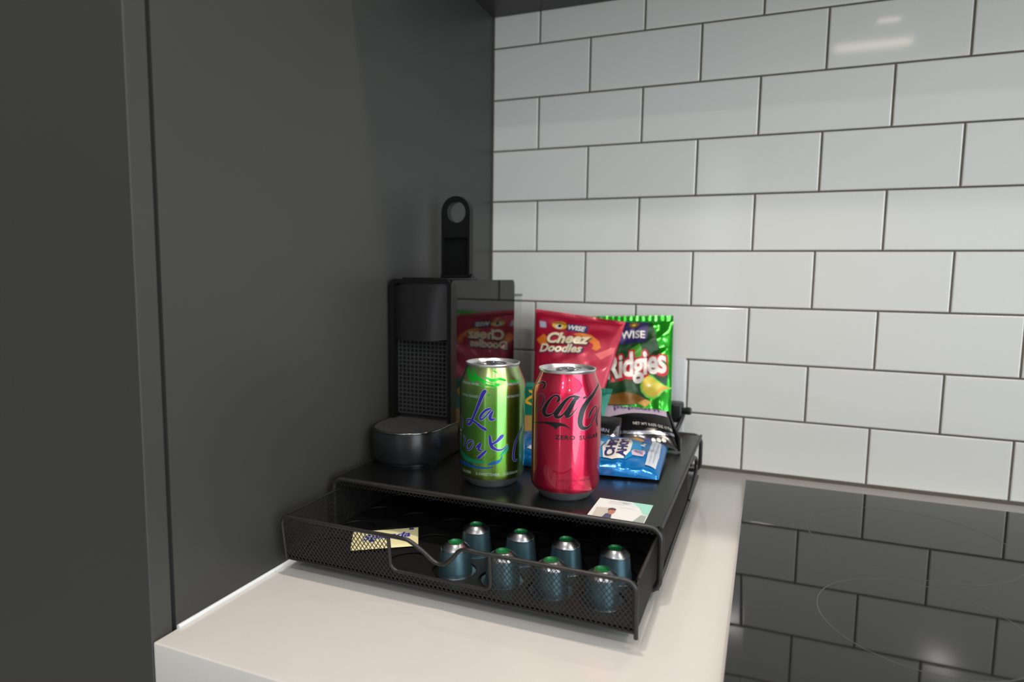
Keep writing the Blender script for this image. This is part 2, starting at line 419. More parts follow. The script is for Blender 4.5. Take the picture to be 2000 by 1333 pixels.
# front lip mesh under the plate edge
mb = MB(); strands(mb, (TX0+0.004, TY0+0.0004, TZ-0.0075), (1, 0, 0), (0, 0, 1), (0, 1, 0), TX1-TX0-0.008, 0.0055, lambda a, b: True); part('front_lip', mb, M_mesh, du)
# end frames of bent wire
def endframe(y, zb, inset=0.0):
    x0, x1, r, zt = TX0-0.0005, TX1+0.0005, 0.010, TZ-0.0012
    pts = []
    def arc(cx, cz, a0, a1):
        for k in range(7):
            a = math.radians(a0+(a1-a0)*k/6); pts.append((cx+r*math.cos(a), y, cz+r*math.sin(a)))
    pts.append((x0+0.024, y, zb)); arc(x0+r, zb+r, 270, 180); arc(x0+r, zt-r, 180, 90); arc(x1-r, zt-r, 90, 0); arc(x1-r, zb+r, 0, -90); pts.append((x1-0.024, y, zb))
    return pts
for (y, zb) in ((TY0-0.0005, 0.0120), (TY1, 0.0190)):
    mb = MB(); mb.tube(endframe(y, zb), 0.0026, 10); part('end_frame', mb, M_wire, du, True)
for x in (TX0, TX1):
    mb = MB(); mb.tube([(x, TY0, 0.0195), (x, -0.21, 0.0195)], 0.0015, 8); part('bottom_rail', mb, M_wire, du, True)
    mb = MB(); mb.tube([(x, TY0, TZ-0.0015), (x, TY1+0.002, TZ-0.0015)], 0.0019, 8); part('top_rail', mb, M_wire, du, True)
    mb = MB(); mb.tube([p[:3] for p in catmull([(x, -0.205, 0.062, 0), (x, -0.165, 0.060, 0), (x, -0.130, 0.048, 0), (x, -0.128, 0.034, 0), (x, -0.160, 0.024, 0), (x, -0.205, 0.0195, 0)], 0.004)], 0.0023, 8); part('side_hook', mb, M_wire, du, True)
for (x, y, zt) in ((TX0+0.03, TY0+0.01, 0.0125), (TX1-0.03, TY0+0.01, 0.0125), (TX0+0.03, TY1-0.006, 0.018), (TX1-0.03, TY1-0.006, 0.018)):
    mb = MB(); mb.lathe([(0.0001, 0), (0.006, 0), (0.005, zt), (0.0001, zt)], (x, y, 0), 16); part('foot', mb, M_rub, du, True)
for (x0, x1) in ((TX0, 0.045), (0.306, TX1)):
    mb = MB(); mb.box(x0+0.002, x1, TY0+0.002, TY1, 0.0115, 0.0128); part('runner', mb, M_wire, du)

# the drawer
DX0, DX1, DYF, DYB, DZ0, DZT, DFL = 0.0135, 0.3368, -0.4975, -0.175, 0.0142, 0.0565, 0.0165
PIT = 0.0447; CX0 = 0.0360; CY0 = -0.4650
holes = [(CX0+i*PIT, CY0+j*0.0450) for i in range(7) for j in range(6)]
mb = MB()
mb.prism([(DX0+0.001, DYF+0.001), (DX1-0.001, DYF+0.001), (DX1-0.001, DYB), (DX0+0.001, DYB)], [ell(x, y, 0.0197, 0.0197, 0, 28)[::-1] for x, y in holes], lambda a, b, d: (a, b, d), DFL, DFL+0.0012)
mb.box(DX0+0.001, DX1-0.001, DYF+0.001, DYB, DZ0, DZ0+0.0012)
dr = part('drawer', mb, M_liner, du)
def rimz(x):
    c = 0.1737
    for (xa, za), (xb, zb) in zip(RIM[:-1], RIM[1:]):
        if xa <= x <= xb: return za+(zb-za)*(x-xa)/(xb-xa)
    return DZT
RIMC = [(DX0+0.008, DZT), (0.10, DZT), (0.1400, DZT), (0.1490, 0.0545), (0.1600, 0.0480), (0.1690, 0.0410), (0.1750, 0.0393), (0.1810, 0.0410), (0.1875, 0.0475), (0.1935, 0.0545), (0.2010, DZT+0.0005), (0.2150, DZT), (0.27, DZT), (DX1-0.008, DZT)]
RIM = [p[:2] for p in catmull([(a, b, 0) for a, b in RIMC], 0.002)]
LEAN = 0.14
def lean(pts): return [(a, b-LEAN*(c-DZ0), c) for a, b, c in pts]
WX0, WX1, WZ0 = 0.1270, 0.2205, 0.0245
mb = MB()
strands(mb, (DX0, DYF, DZ0), (1, 0, 0), (0, -LEAN, 1), (0, 1, 0), DX1-DX0, DZT-DZ0,
        lambda a, b: (DZ0+b < rimz(DX0+a)) and not (WX0 < DX0+a < WX1 and DZ0+b > WZ0))
part('front_mesh', mb, M_mesh, dr)
for x in (DX0, DX1):
    mb = MB(); strands(mb, (x, DYF, DZ0), (0, 1, 0), (0, 0, 1), (1, 0, 0), DYB-DYF, DZT-DZ0-0.001, lambda a, b: True); part('side_mesh', mb, M_mesh, dr)
    mb = MB(); mb.tube([(x, DYF+0.002, DZT-0.0012), (x, DYB, DZT-0.0012)], 0.0013, 8); part('side_rim', mb, M_wire, dr, True)
mb = MB(); mb.box(DX0, DX1, DYB, DYB+0.001, DZ0, DZT); part('back_panel', mb, M_liner, dr)
# outline wire of the front: up one side, along the notched rim, down the other, back along the bottom
pts = []
r = 0.008
for k in range(7):
    a = math.radians(180-90*k/6); pts.append((DX0+r+r*math.cos(a), DYF, DZT-r+r*math.sin(a)))
pts += [(x, DYF, z) for x, z in RIM[1:-1]]
for k in range(7):
    a = math.radians(90-90*k/6); pts.append((DX1-r+r*math.cos(a), DYF, DZT-r+r*math.sin(a)))
pts = [(DX0, DYF, DZ0-0.0010)]+pts+[(DX1, DYF, DZ0-0.0045)]
mb = MB(); mb.tube(lean(pts), 0.0018, 10); part('front_rim', mb, M_wire, dr, True)
mb = MB(); mb.tube([(DX0, DYF, DZ0), (DX1, DYF, DZ0)], 0.0011, 8); part('bottom_wire', mb, M_wire, dr, True)
rr = 0.007
pts = [(WX0, DYF, DZT-0.001)]+[(WX0+rr+rr*math.cos(math.radians(180+90*k/6)), DYF, WZ0+rr+rr*math.sin(math.radians(180+90*k/6))) for k in range(7)] + \
      [(WX1-rr+rr*math.cos(math.radians(270+90*k/6)), DYF, WZ0+rr+rr*math.sin(math.radians(270+90*k/6))) for k in range(7)]+[(WX1, DYF, DZT-0.001)]
mb = MB(); mb.tube(lean(pts), 0.0016, 10); part('handle_frame', mb, M_wire, dr, True)

# ------------------------------------------------------------------ capsules
M_cap = mat('dark_teal_aluminium', (84, 114, 124), 0.38, metal=0.85, bump=0.04, bscale=900)
M_sil = mat('silver_aluminium', (140, 143, 148), 0.28, metal=1.0, bump=0.05, bscale=500)
M_gmark = mat('green_capsule_mark', (20, 105, 55), 0.4, metal=0.3)
caplab = {(3, 0): 'teal coffee capsule in the front row, behind the rim notch of the drawer', (4, 0): 'teal coffee capsule in the front row, beside the right post of the handle opening',
          (5, 0): 'teal coffee capsule in the front row, second from the right side', (6, 0): 'teal coffee capsule in the front row, in the right front corner of the drawer',
          (3, 1): 'teal coffee capsule in the rear row, leftmost of its row', (4, 1): 'teal coffee capsule in the rear row, second from the left, below the green can',
          (5, 1): 'teal coffee capsule in the rear row, second from the right, below the red can', (6, 1): 'teal coffee capsule in the rear row, rightmost, below the printed card'}
caplab[(4, 1)] = 'teal coffee capsule in the rear row, second from the left'
caplab[(5, 1)] = 'teal coffee capsule in the rear row, second from the right'
caps = None
POSC = {(3, 0): (.1702, -.4630), (4, 0): (.2158, -.4640), (5, 0): (.2594, -.4640), (6, 0): (.3022, -.4640), (3, 1): (.1700, -.4190), (4, 1): (.2148, -.4185), (5, 1): (.2582, -.4182), (6, 1): (.3030, -.4190)}
def mkcap(loc, lab):
    t = thing('coffee_capsule', lab, 'capsule', loc, 'coffee capsules in the open drawer')
    m = MB(); m.lathe([(0.0148, 0.0012), (0.0150, 0.0022), (0.0148, 0.0032), (0.0127, 0.0212)], (0, 0, 0), 40); obj('body', m, M_cap, t, True)
    m = MB(); m.lathe([(0.0127, 0.0212), (0.0128, 0.0220), (0.0121, 0.0230), (0.0075, 0.0268), (0.0066, 0.0274), (0.0058, 0.0274), (0.0054, 0.0262), (0.0052, 0.0256)], (0, 0, 0), 40); obj('shoulder', m, M_sil, t, True, 50)
    m = MB(); m.lathe([(0.0062, 0.02745), (0.0057, 0.02735), (0.0053, 0.0262), (0.0050, 0.0257), (0.0, 0.0257)], (0, 0, 0), 28); obj('top_mark', m, M_gmark, t, True)
    m = MB(); m.lathe([(0.0, 0.0), (0.0180, 0.0), (0.0186, 0.0005), (0.0183, 0.0011), (0.0150, 0.0013)], (0, 0, 0), 40); obj('rim', m, M_sil, t, True)
    return t
def copy_tree(o, parent=None):
    c = o.copy(); COL.objects.link(c); c.parent = parent
    for ch in list(o.children): copy_tree(ch, c)
    return c
proto = None
for k, (x, y) in POSC.items():
    loc = (x, y, DZ0+0.0013)
    if proto is None: proto = mkcap(loc, caplab[k]); o = proto
    else: o = copy_tree(proto); o.location = loc; o['label'] = caplab[k]
    o.rotation_euler = (0, 0, random.uniform(0, 6))

# ------------------------------------------------------------------ sugar packet
def quadmap(q, bulge, exps=(0.6, 0.6), wr=0.0, seed=0.0, wfreq=1.0):
    """surface over a quad BL,BR,TR,TL; returns f(u,v,off,side) and metric sizes"""
    q = [Vector(p) for p in q]
    n = (q[1]-q[0]).cross(q[3]-q[0]).normalized()
    W = ((q[1]-q[0]).length+(q[2]-q[3]).length)/2; H = ((q[3]-q[0]).length+(q[2]-q[1]).length)/2
    def f(u, v, off=0.0, side=1.0):
        uu = min(1, max(0, u)); vv = min(1, max(0, v))
        p = q[0]*(1-u)*(1-v)+q[1]*u*(1-v)+q[2]*u*v+q[3]*(1-u)*v
        b = bulge*(max(0, 4*uu*(1-uu))**exps[0])*(max(0, 4*vv*(1-vv))**exps[1])
        if wr > 0:
            e = (1-abs(2*vv-1)); ed = math.exp(-e*3.2)
            x, y = u*W*100*wfreq, v*H*100*wfreq
            k = noise.noise((x*0.42+seed, y*0.30, seed))*0.9+noise.noise((x*0.9+seed+7, y*0.35+3, seed*2))*0.5*ed*1.6+noise.noise((x*0.25-y*0.45+seed, x*0.2+5, seed+9))*0.8
            m = (min(uu, 1-uu)*8); m = min(1, m); m2 = min(1, min(vv, 1-vv)*10)
            b += wr*k*m*m2
        return p+n*(b*side+off*side)
    return f, W, H
def pillow(name, f, m, parent, nu=36, nv=44, back=0.6):
    mb = MB()
    mb.grid(lambda u, v: f(u, v), nu, nv)
    mb.grid(lambda u, v: f(u, v)*(1-back)*0+(f(u, v, 0, 1)+(f(u, v, 0, -1)-f(u, v, 0, 1))*(0.5+0.5*back)), nu, nv)
    return part(name, mb, m, parent, True, 80)
M_cream = mat('cream_paper', (226, 218, 170), 0.6, bump=0.1, bscale=300)
M_blueink = mat('dark_blue_ink', (52, 48, 140), 0.5)
M_pale = mat('pale_blue_ink', (205, 212, 225), 0.5)
sq = [(.0640, -.4700, .0185), (.1176, -.4370, .0195), (.0958, -.3990, .0200), (.0415, -.4335, .0190)]
sp_ = thing('sugar_packet', 'cream sweetener packet with blue lettering lying in the drawer', 'packet', (0.08, -0.435, 0.0175))
f, W, H = quadmap(sq, 0.0016, (0.45, 0.35), 0.0004, 3.0, 1.6)
pillow('paper', f, M_cream, sp_, 24, 18)
mp = lambda a, b, o=0.0003: f(a/W, b/H, o)
mb = MB(); text_on(mb, 'Splenda', lambda a, b: mp(a, b, 0.0003), W*0.52, H*0.52, W*0.74, H*0.38, 0.06, 0.3, 0.06, 1.0, 0.003); part('lettering_outline', mb, M_pale, sp_)
mb = MB(); text_on(mb, 'Splenda', lambda a, b: mp(a, b, 0.0005), W*0.52, H*0.52, W*0.72, H*0.35, 0.06, 0.3, 0.025, 1.0, 0.003); part('lettering', mb, M_blueink, sp_)
mb = MB(); flat(mb, ell(W*0.30, H*0.34, 0.0028, 0.0026, 0, 12), lambda a, b: mp(a, b, 0.0004), 0.003); part('print_dot', mb, M_blueink, sp_)
mb = MB(); flat(mb, [(W*.86, H*.84), (W*.93, H*.84), (W*.93, H*.94), (W*.86, H*.94)], lambda a, b: mp(a, b, 0.0004), 0.003); part('print_mark', mb, M_blueink, sp_)

# ------------------------------------------------------------------ printed card
cd = thing('info_card', 'small printed card with a portrait lying on the tray corner', 'card', (0.302, -0.397, TZ+0.0002))
KX0, KX1, KY0, KY1, KZ = 0.2770, 0.3269, -0.4205, -0.3720, TZ+0.0003
mb = MB(); mb.box(KX0, KX1, KY0, KY1, TZ+0.0001, KZ); part('card_stock', mb, mat('white_card', (218, 218, 216), 0.35, var=0.02, vscale=150), cd)
def cardp(name, poly, rgb, lv=1):
    m = MB(); flat(m, [(KX0+a*(KX1-KX0), KY0+b*(KY1-KY0)) for a, b in poly], lambda a, b: (a, b, KZ+0.00006*lv), 0.05)
    part(name, m, mat('card_ink_%d_%d_%d' % rgb, rgb, 0.4), cd)
cardp('teal_corner', [(0.62, 1.0), (1.0, 1.0), (1.0, 0.42), (0.90, 0.45), (0.80, 0.72)], (150, 205, 190))
cardp('pale_band', [(0.40, 1.0), (0.62, 1.0), (0.80, 0.72), (0.50, 0.80)], (205, 215, 214))
cardp('grey_corner', [(0.80, 0.04), (0.99, 0.04), (0.98, 0.40), (0.88, 0.40)], (150, 160, 152))
cardp('photo_back', [(0.08, 0.03), (0.36, 0.03), (0.38, 0.55), (0.06, 0.50)], (188, 184, 172), 1)
cardp('photo_shirt', [(0.26, 0.02), (0.42, 0.02), (0.40, 0.20), (0.34, 0.27), (0.28, 0.22)], (70, 70, 95), 2)
cardp('photo_face', ell(0.365, 0.36, 0.062, 0.15), (172, 118, 98), 3)
cardp('photo_hair', ell(0.352, 0.45, 0.072, 0.105), (78, 52, 46), 2)
cardp('photo_hair_top', ell(0.352, 0.485, 0.07, 0.055), (78, 52, 46), 4)
for k, (a, b, v) in enumerate([(0.20, 0.62, 0.90), (0.22, 0.58, 0.84), (0.20, 0.50, 0.77), (0.45, 0.72, 0.62)]):
    cardp('text_line', [(a, v), (b, v), (b, v+0.018), (a, v+0.018)], (176, 172, 176), 1)

# ------------------------------------------------------------------ drink cans
PROF = [(0.0001, 0.0085), (0.012, 0.0070), (0.0205, 0.0030), (0.0228, 0.0004), (0.0236, 0.0), (0.0246, 0.0008), (0.0262, 0.0034), (0.0285, 0.0062), (0.0312, 0.0092)]
SIDE = [(0.0312, 0.0092), (0.0325, 0.0110), (0.0331, 0.0140), (0.0331, 0.0400), (0.0331, 0.0700), (0.0331, 0.0985), (0.0328, 0.1015), (0.0318, 0.1050), (0.0296, 0.1100), (0.0278, 0.1145), (0.0267, 0.1178), (0.0263, 0.1196)]
LID = [(0.0263, 0.1196), (0.0268, 0.1206), (0.0273, 0.1216), (0.0272, 0.1225), (0.0266, 0.1227), (0.0258, 0.1222), (0.0250, 0.1204), (0.0240, 0.1186), (0.0232, 0.1184), (0.0224, 0.1194), (0.0208, 0.1202), (0.0001, 0.1202)]
def rz(z):
    zs = [(b, a) for a, b in SIDE]
    if z <= zs[0][0]: return zs[0][1]
    for (z0, r0), (z1, r1) in zip(zs[:-1], zs[1:]):
        if z <= z1: return r0+(r1-r0)*(z-z0)/(z1-z0)
    return zs[-1][1]
M_alu = mat('can_aluminium', (205, 206, 208), 0.22, metal=1.0, bump=0.02, bscale=400)
M_rim = mat('can_rim', (225, 226, 228), 0.28, metal=0.9)
def can(name, label, c, mbody, tabang):
    t = thing(name, label, 'can', c)
    m = MB(); m.lathe(SIDE, (0, 0, 0), 96); obj('body', m, mbody, t, True, 60)
    m = MB(); m.lathe(PROF, (0, 0, 0), 72); obj('base', m, mat('can_base_aluminium', (190, 195, 196), 0.38, metal=0.9), t, True, 60)
    m = MB(); m.lathe(LID, (0, 0, 0), 72); obj('lid', m, M_rim, t, True, 60)
    ca, sa = math.cos(tabang), math.sin(tabang)
    T = lambda a, b, d: (a*ca-b*sa, a*sa+b*ca, d)
    m = MB()
    outer = ell(0.004, 0, 0.0125, 0.0078, 0, 32); hole = ell(0.0095, 0, 0.0048, 0.0050, 0, 20)[::-1]; hole2 = ell(-0.0035, 0, 0.0026, 0.0046, 0, 16)[::-1]
    m.prism(outer, [hole, hole2], T, 0.1211, 0.1222); tb = obj('pull_tab', m, mat('tab_aluminium', (150, 150, 154), 0.3, metal=1.0), t, True, 50)
    m = MB(); m.lathe([(0.0001, 0.1224), (0.0022, 0.1224), (0.0026, 0.1202)], (0, 0, 0), 16); obj('rivet', m, M_alu, tb, True)
    m = MB()
    m.tube([T(-0.0105+0.0095*math.cos(a), 0.0085*math.sin(a), 0.1203) for a in [2*PI*k/24 for k in range(24)]], 0.0004, 6, True); obj('opening_score', m, M_alu, t, True)
    return t
def canmap(off):
    def mp(s, z):
        th = s/0.0331; r = rz(z)+off
        return (r*math.cos(th), r*math.sin(th), z)
    return mp
def cstroke(parent, name, strokes, m, off, grow=0.0):
    b = MB()
    for st in strokes:
        ribbon(b, [(math.radians(p[0])*0.0331, p[1]/1000, p[2]/1000) for p in st], canmap(off), 0.0009, grow)
    return obj(name, b, m, parent, False)
def ctext(parent, name, body, th, z, width, height, m, off=0.00012, bold=0.0, spacing=1.0):
    b = MB(); text_on(b, body, canmap(off), math.radians(th)*0.0331, z/1000, width/1000, height/1000, 0, 0, bold, spacing, 0.0025); return obj(name, b, m, parent)

def axial_grain(m, aniso=0.9):
    nt = m.node_tree; b = nt.nodes['Principled BSDF']; t = nt.nodes.new('ShaderNodeTangent'); t.direction_type = 'RADIAL'; t.axis = 'Z'
    nt.links.new(t.outputs[0], b.inputs['Tangent']); b.inputs['Anisotropic'].default_value = aniso; b.inputs['Anisotropic Rotation'].default_value = 0.25
    return m
# lime green can: metallic body with a vertical run of printed greens
def can_green():
    m = bpy.data.materials.new('lime_can_print'); m.use_nodes = True; nt = m.node_tree; b = nt.nodes['Principled BSDF']
    tcn = nt.nodes.new('ShaderNodeTexCoord'); sx = nt.nodes.new('ShaderNodeSeparateXYZ'); nt.links.new(tcn.outputs['Object'], sx.inputs[0])
    mr = nt.nodes.new('ShaderNodeMapRange'); mr.inputs['From Min'].default_value = 0.005; mr.inputs['From Max'].default_value = 0.122
    nt.links.new(sx.outputs['Z'], mr.inputs['Value'])
    ns = nt.nodes.new('ShaderNodeTexNoise'); ns.inputs['Scale'].default_value = 45; ns.inputs['Detail'].default_value = 4
    mpn = nt.nodes.new('ShaderNodeMapping'); mpn.inputs['Scale'].default_value = (1, 1, 0.35)
    nt.links.new(tcn.outputs['Object'], mpn.inputs[0]); nt.links.new(mpn.outputs[0], ns.inputs['Vector'])
    ad = nt.nodes.new('ShaderNodeMath'); ad.operation = 'MULTIPLY_ADD'; ad.inputs[1].default_value = 0.22; nt.links.new(ns.outputs['Fac'], ad.inputs[0]); nt.links.new(mr.outputs[0], ad.inputs[2])
    rp = nt.nodes.new('ShaderNodeValToRGB'); e = rp.color_ramp.elements
    e[0].position = 0.08; e[0].color = (*s2l((150, 165, 85)), 1); e[1].position = 1.1; e[1].color = (*s2l((165, 190, 120)), 1)
    for p, c in ((0.20, (118, 150, 58)), (0.35, (92, 156, 44)), (0.75, (84, 152, 48)), (0.95, (135, 172, 88))):
        q = e.new(p); q.color = (*s2l(c), 1)
    nt.links.new(ad.outputs[0], rp.inputs['Fac']); nt.links.new(rp.outputs['Color'], b.inputs['Base Color'])
    b.inputs['Metallic'].default_value = 0.95; b.inputs['Roughness'].default_value = 0.31; b.inputs['Coat Weight'].default_value = 1.0; b.inputs['Coat Roughness'].default_value = 0.04
    return axial_grain(m)
M_cokebody = axial_grain(mat('red_can_print', (202, 24, 68), 0.31, metal=0.85, coat=1.0))
LC = [[[-77.9,98.8,4.33],[-82.6,95.7,4.64],[-87.9,88.3,4.02],[-94.1,79.6,3.4],[-100.0,71.9,3.09],[-105.2,66.0,3.4],[-110.1,63.4,3.4],[-113.2,64.3,2.79],[-114.5,67.0,2.17],[-110.2,68.5,1.86],[-101.9,68.0,2.35],[-93.3,65.7,2.97],[-85.4,62.5,3.4],[-76.3,59.8,3.71]],[[-68.4,81.3,1.86],[-76.1,80.0,2.79],[-83.4,76.2,2.97],[-87.7,72.1,2.79],[-86.6,69.8,2.6],[-81.7,71.4,1.86],[-75.0,75.5,1.73],[-68.4,80.1,1.86]],[[-65.3,79.3,1.86],[-69.3,75.3,3.4],[-70.8,72.0,3.71],[-68.2,70.3,3.4],[-61.0,71.4,1.11]],[[-134.0,69.0,1.3],[-129.0,66.5,1.9],[-129.0,61.5,1.7],[-131.0,57.5,1.0]],[[-126.5,50.6,1.2],[-121.2,48.6,2.1],[-121.8,45.5,1.9],[-125.0,40.5,1.9]],[[-103.6,48.2,1.9],[-110.6,46.3,2.2],[-115.4,41.8,2.2],[-113.6,38.2,2.0],[-106.6,39.3,1.7],[-101.4,43.6,1.7],[-101.0,47.3,1.7],[-104.9,48.2,1.6]],[[-85.7,46.9,3.09],[-91.8,43.3,2.48],[-95.9,41.4,1.55]],[[-85.7,46.9,2.48],[-88.4,43.5,3.09],[-90.0,40.3,3.09],[-87.2,39.4,2.48],[-82.9,40.1,1.11]],[[-71.0,55.1,2.79],[-69.9,49.0,3.71],[-67.8,44.2,4.02],[-63.1,41.8,3.4],[-56.8,40.2,2.48],[-49.4,40.5,1.73],[-42.8,43.2,1.11],[-39.9,45.8,0.62]],[[-47.5,55.0,3.71],[-51.8,52.8,4.33],[-58.0,49.3,3.09],[-65.2,46.6,2.6],[-70.3,43.9,1.86]],[[-76.5,39.8,2.79],[-82.8,35.9,3.4],[-91.6,31.0,4.33]],[[-2.0,59.8,1.24],[-13.4,53.7,2.17],[-22.3,46.7,2.79],[-26.4,38.5,2.79],[-27.8,31.2,2.79],[-23.9,27.6,2.17],[-15.9,27.6,1.11]]]
TEAL = [[[-138.2,35.3,3.71],[-122.3,30.2,5.57],[-108.1,28.2,4.33],[-93.9,27.8,3.09],[-78.4,28.2,1.86]],[[-53.5,34.2,1.24],[-46.0,37.6,3.09],[-41.0,40.9,3.71],[-39.3,44.5,1.86]]]
BLUE = [[[-145.6,22.8,3.71],[-117.5,23.0,3.71],[-96.2,22.1,2.17],[-74.1,22.4,1.36],[-63.8,24.1,0.87]],[[-74.2,25.5,0.87],[-64.9,27.4,3.09],[-57.6,28.2,3.09],[-51.3,31.1,1.24],[-49.0,34.7,0.62]]]
GRN = [[[-134.2,118.0,4.33],[-117.9,111.4,4.95],[-99.9,106.6,4.95],[-84.4,103.9,4.64],[-71.3,101.9,3.71],[-61.0,101.3,2.48]],[[-113.3,118.0,2.48],[-103.3,112.2,3.09],[-90.4,108.2,3.71],[-71.5,104.7,3.09],[-54.5,104.1,2.48]],[[-80.3,110.7,1.86],[-67.4,108.1,2.79],[-54.8,109.4,2.17],[-42.1,107.8,2.48]],[[-35.8,107.5,2.17],[-25.4,106.2,2.48],[-13.1,106.6,1.55]],[[-75.3,94.4,2.48],[-71.1,94.2,2.48]],[[-66.4,117.1,1.24],[-57.7,115.4,1.55]],[[-6.7,115.3,0.93],[-0.6,112.0,0.93]]]
CC = [[[-146.5,106.3,0.47],[-140.1,108.0,0.82],[-132.2,109.5,1.28],[-124.8,110.9,1.51],[-117.3,110.3,2.1],[-115.1,107.7,2.68],[-119.0,105.2,2.8]],[[-116.9,101.2,0.93],[-123.4,99.3,1.05],[-130.1,92.8,1.4],[-133.2,86.6,1.4],[-131.5,82.5,1.28]],[[-116.9,101.2,1.05],[-112.3,98.0,1.28],[-113.9,92.4,1.51],[-121.2,86.8,1.28],[-131.5,82.5,1.05]],[[-114.3,93.8,0.82],[-109.8,93.6,0.7]],[[-89.2,94.9,2.56],[-85.6,97.6,2.68],[-86.7,100.4,2.1],[-92.9,100.9,1.63],[-101.1,96.5,2.33],[-109.0,89.6,3.85],[-111.9,84.2,4.43],[-107.5,81.5,3.26],[-98.4,82.7,1.51],[-91.7,86.0,0.93],[-86.3,90.0,0.7]],[[-51.8,100.1,1.75],[-60.9,100.8,2.33],[-68.7,100.0,1.98],[-76.3,96.0,2.91],[-84.3,89.5,4.31],[-90.1,84.1,4.54],[-88.5,81.2,3.26],[-80.6,82.8,1.75],[-71.3,89.9,1.17],[-63.8,96.7,1.17]],[[-53.9,99.9,2.33],[-60.4,97.8,3.61],[-65.6,92.7,4.54],[-70.9,86.5,4.89],[-74.3,82.2,4.54]],[[-74.8,81.3,2.56],[-67.1,83.1,1.51],[-59.5,88.2,0.93],[-55.2,91.2,0.58]],[[-47.1,98.7,2.45],[-41.1,100.0,2.45]],[[13.8,109.3,0.93],[-10.2,106.7,2.1],[-27.6,101.0,3.5],[-38.5,95.4,4.66],[-46.7,88.4,5.36],[-50.6,80.6,5.36],[-50.6,74.9,4.89],[-47.5,71.7,4.19],[-40.7,70.7,2.8],[-33.2,72.3,1.75],[-26.6,76.9,1.51],[-19.3,83.2,1.4],[-16.0,87.8,1.05],[-19.0,89.7,1.17],[-24.7,89.1,1.51],[-30.9,85.6,2.45],[-35.2,80.4,1.75]],[[-8.3,87.3,0.93],[-14.5,82.2,1.75],[-16.6,76.6,2.8],[-12.7,70.4,2.68]]]
SW = [[-160,68.6],[-147.5,70.4],[-121.3,73.9],[-107.8,75.5],[-96.5,76.1],[-84.3,76.2],[-76.5,75.3],[-70.6,73.1],[-64.2,69.9],[-69.6,71.4],[-74.5,72.9],[-81.7,73.4],[-86.1,72.2],[-89.2,69.6],[-92.7,71.1],[-97.5,72.8],[-107.8,73.7],[-121.3,72.9],[-147.4,69.9],[-160,68.2]]
GC, RC = (.1615, -.3635, TZ), (.2415, -.3700, TZ)
g = can('drink_can', 'lime green sparkling water can with blue script on the tray', GC, can_green(), math.radians(-20))
M_ink = mat('violet_blue_can_ink', (48, 40, 150), 0.3, metal=0.4)
M_halo = mat('pale_can_ink', (190, 205, 200), 0.3, metal=0.5)
M_teal = mat('teal_can_ink', (30, 150, 110), 0.28, metal=0.7)
M_blu = mat('blue_can_ink', (25, 95, 165), 0.28, metal=0.7)
M_grn = mat('bright_green_can_ink', (20, 165, 45), 0.28, metal=0.6)
M_gry = mat('grey_green_can_ink', (150, 175, 165), 0.35, metal=0.4)
cstroke(g, 'green_splash', GRN, M_grn, 0.00006)
cstroke(g, 'teal_swoosh', TEAL, M_teal, 0.00006)
cstroke(g, 'blue_swoosh', BLUE, M_blu, 0.00010)
LC = [[[a, b, c*0.84] for a, b, c in st] for st in LC]
cstroke(g, 'script_halo', LC, M_halo, 0.00014, 0.00030)
cstroke(g, 'script_lettering', LC, M_ink, 0.00022)
for txt, th, z, wd in (('SPARKLING WATER', -112, 104.0, 24), ('NATURALLY ESSENCED', -112, 92.0, 24), ('SPARKLING WATER', -24, 104.2, 21), ('NATURALLY ESSENCED', -24, 92.2, 21)):
    ctext(g, 'small_print', txt, th, z, wd, 2.4, M_gry, 0.00012, 0.01)
ctext(g, 'small_print', 'CALORIE', -116, 16.0, 13, 2.6, M_gry, 0.00012, 0.01)
ctext(g, 'small_print', '0-SWEETENER', -74, 15.9, 24, 2.6, M_gry, 0.00012, 0.01)
ctext(g, 'small_print', '0-SODIUM', -32, 15.9, 17, 2.6, M_gry, 0.00012, 0.01)
r_ = can('drink_can', 'crimson cola can with black script beside the green can', RC, M_cokebody, math.radians(-100))
M_dark = mat('black_can_ink', (22, 30, 32), 0.3, metal=0.35)
M_halo2 = mat('rose_can_ink', (225, 150, 165), 0.3, metal=0.5)
cstroke(r_, 'script_halo', CC, M_halo2, 0.00010, 0.00022)
cstroke(r_, 'script_lettering', CC, M_dark, 0.00018)
mb = MB(); flat(mb, [(math.radians(a)*0.0331, b/1000) for a, b in SW], canmap(0.00014), 0.002); obj('swash', mb, M_dark, r_)
ctext(r_, 'small_print', 'ZERO', -75, 62.6, 18.6, 4.1, M_dark, 0.00014, 0.03, 1.15)
ctext(r_, 'small_print', 'SUGAR', -31, 62.3, 24, 4.1, M_dark, 0.00014, 0.03, 1.15)
ctext(r_, 'small_print', 'ZERO CALORIE COLA', -52, 22.2, 38, 1.9, mat('maroon_can_ink', (110, 15, 45), 0.3, metal=0.4), 0.00012, 0.0, 1.1)

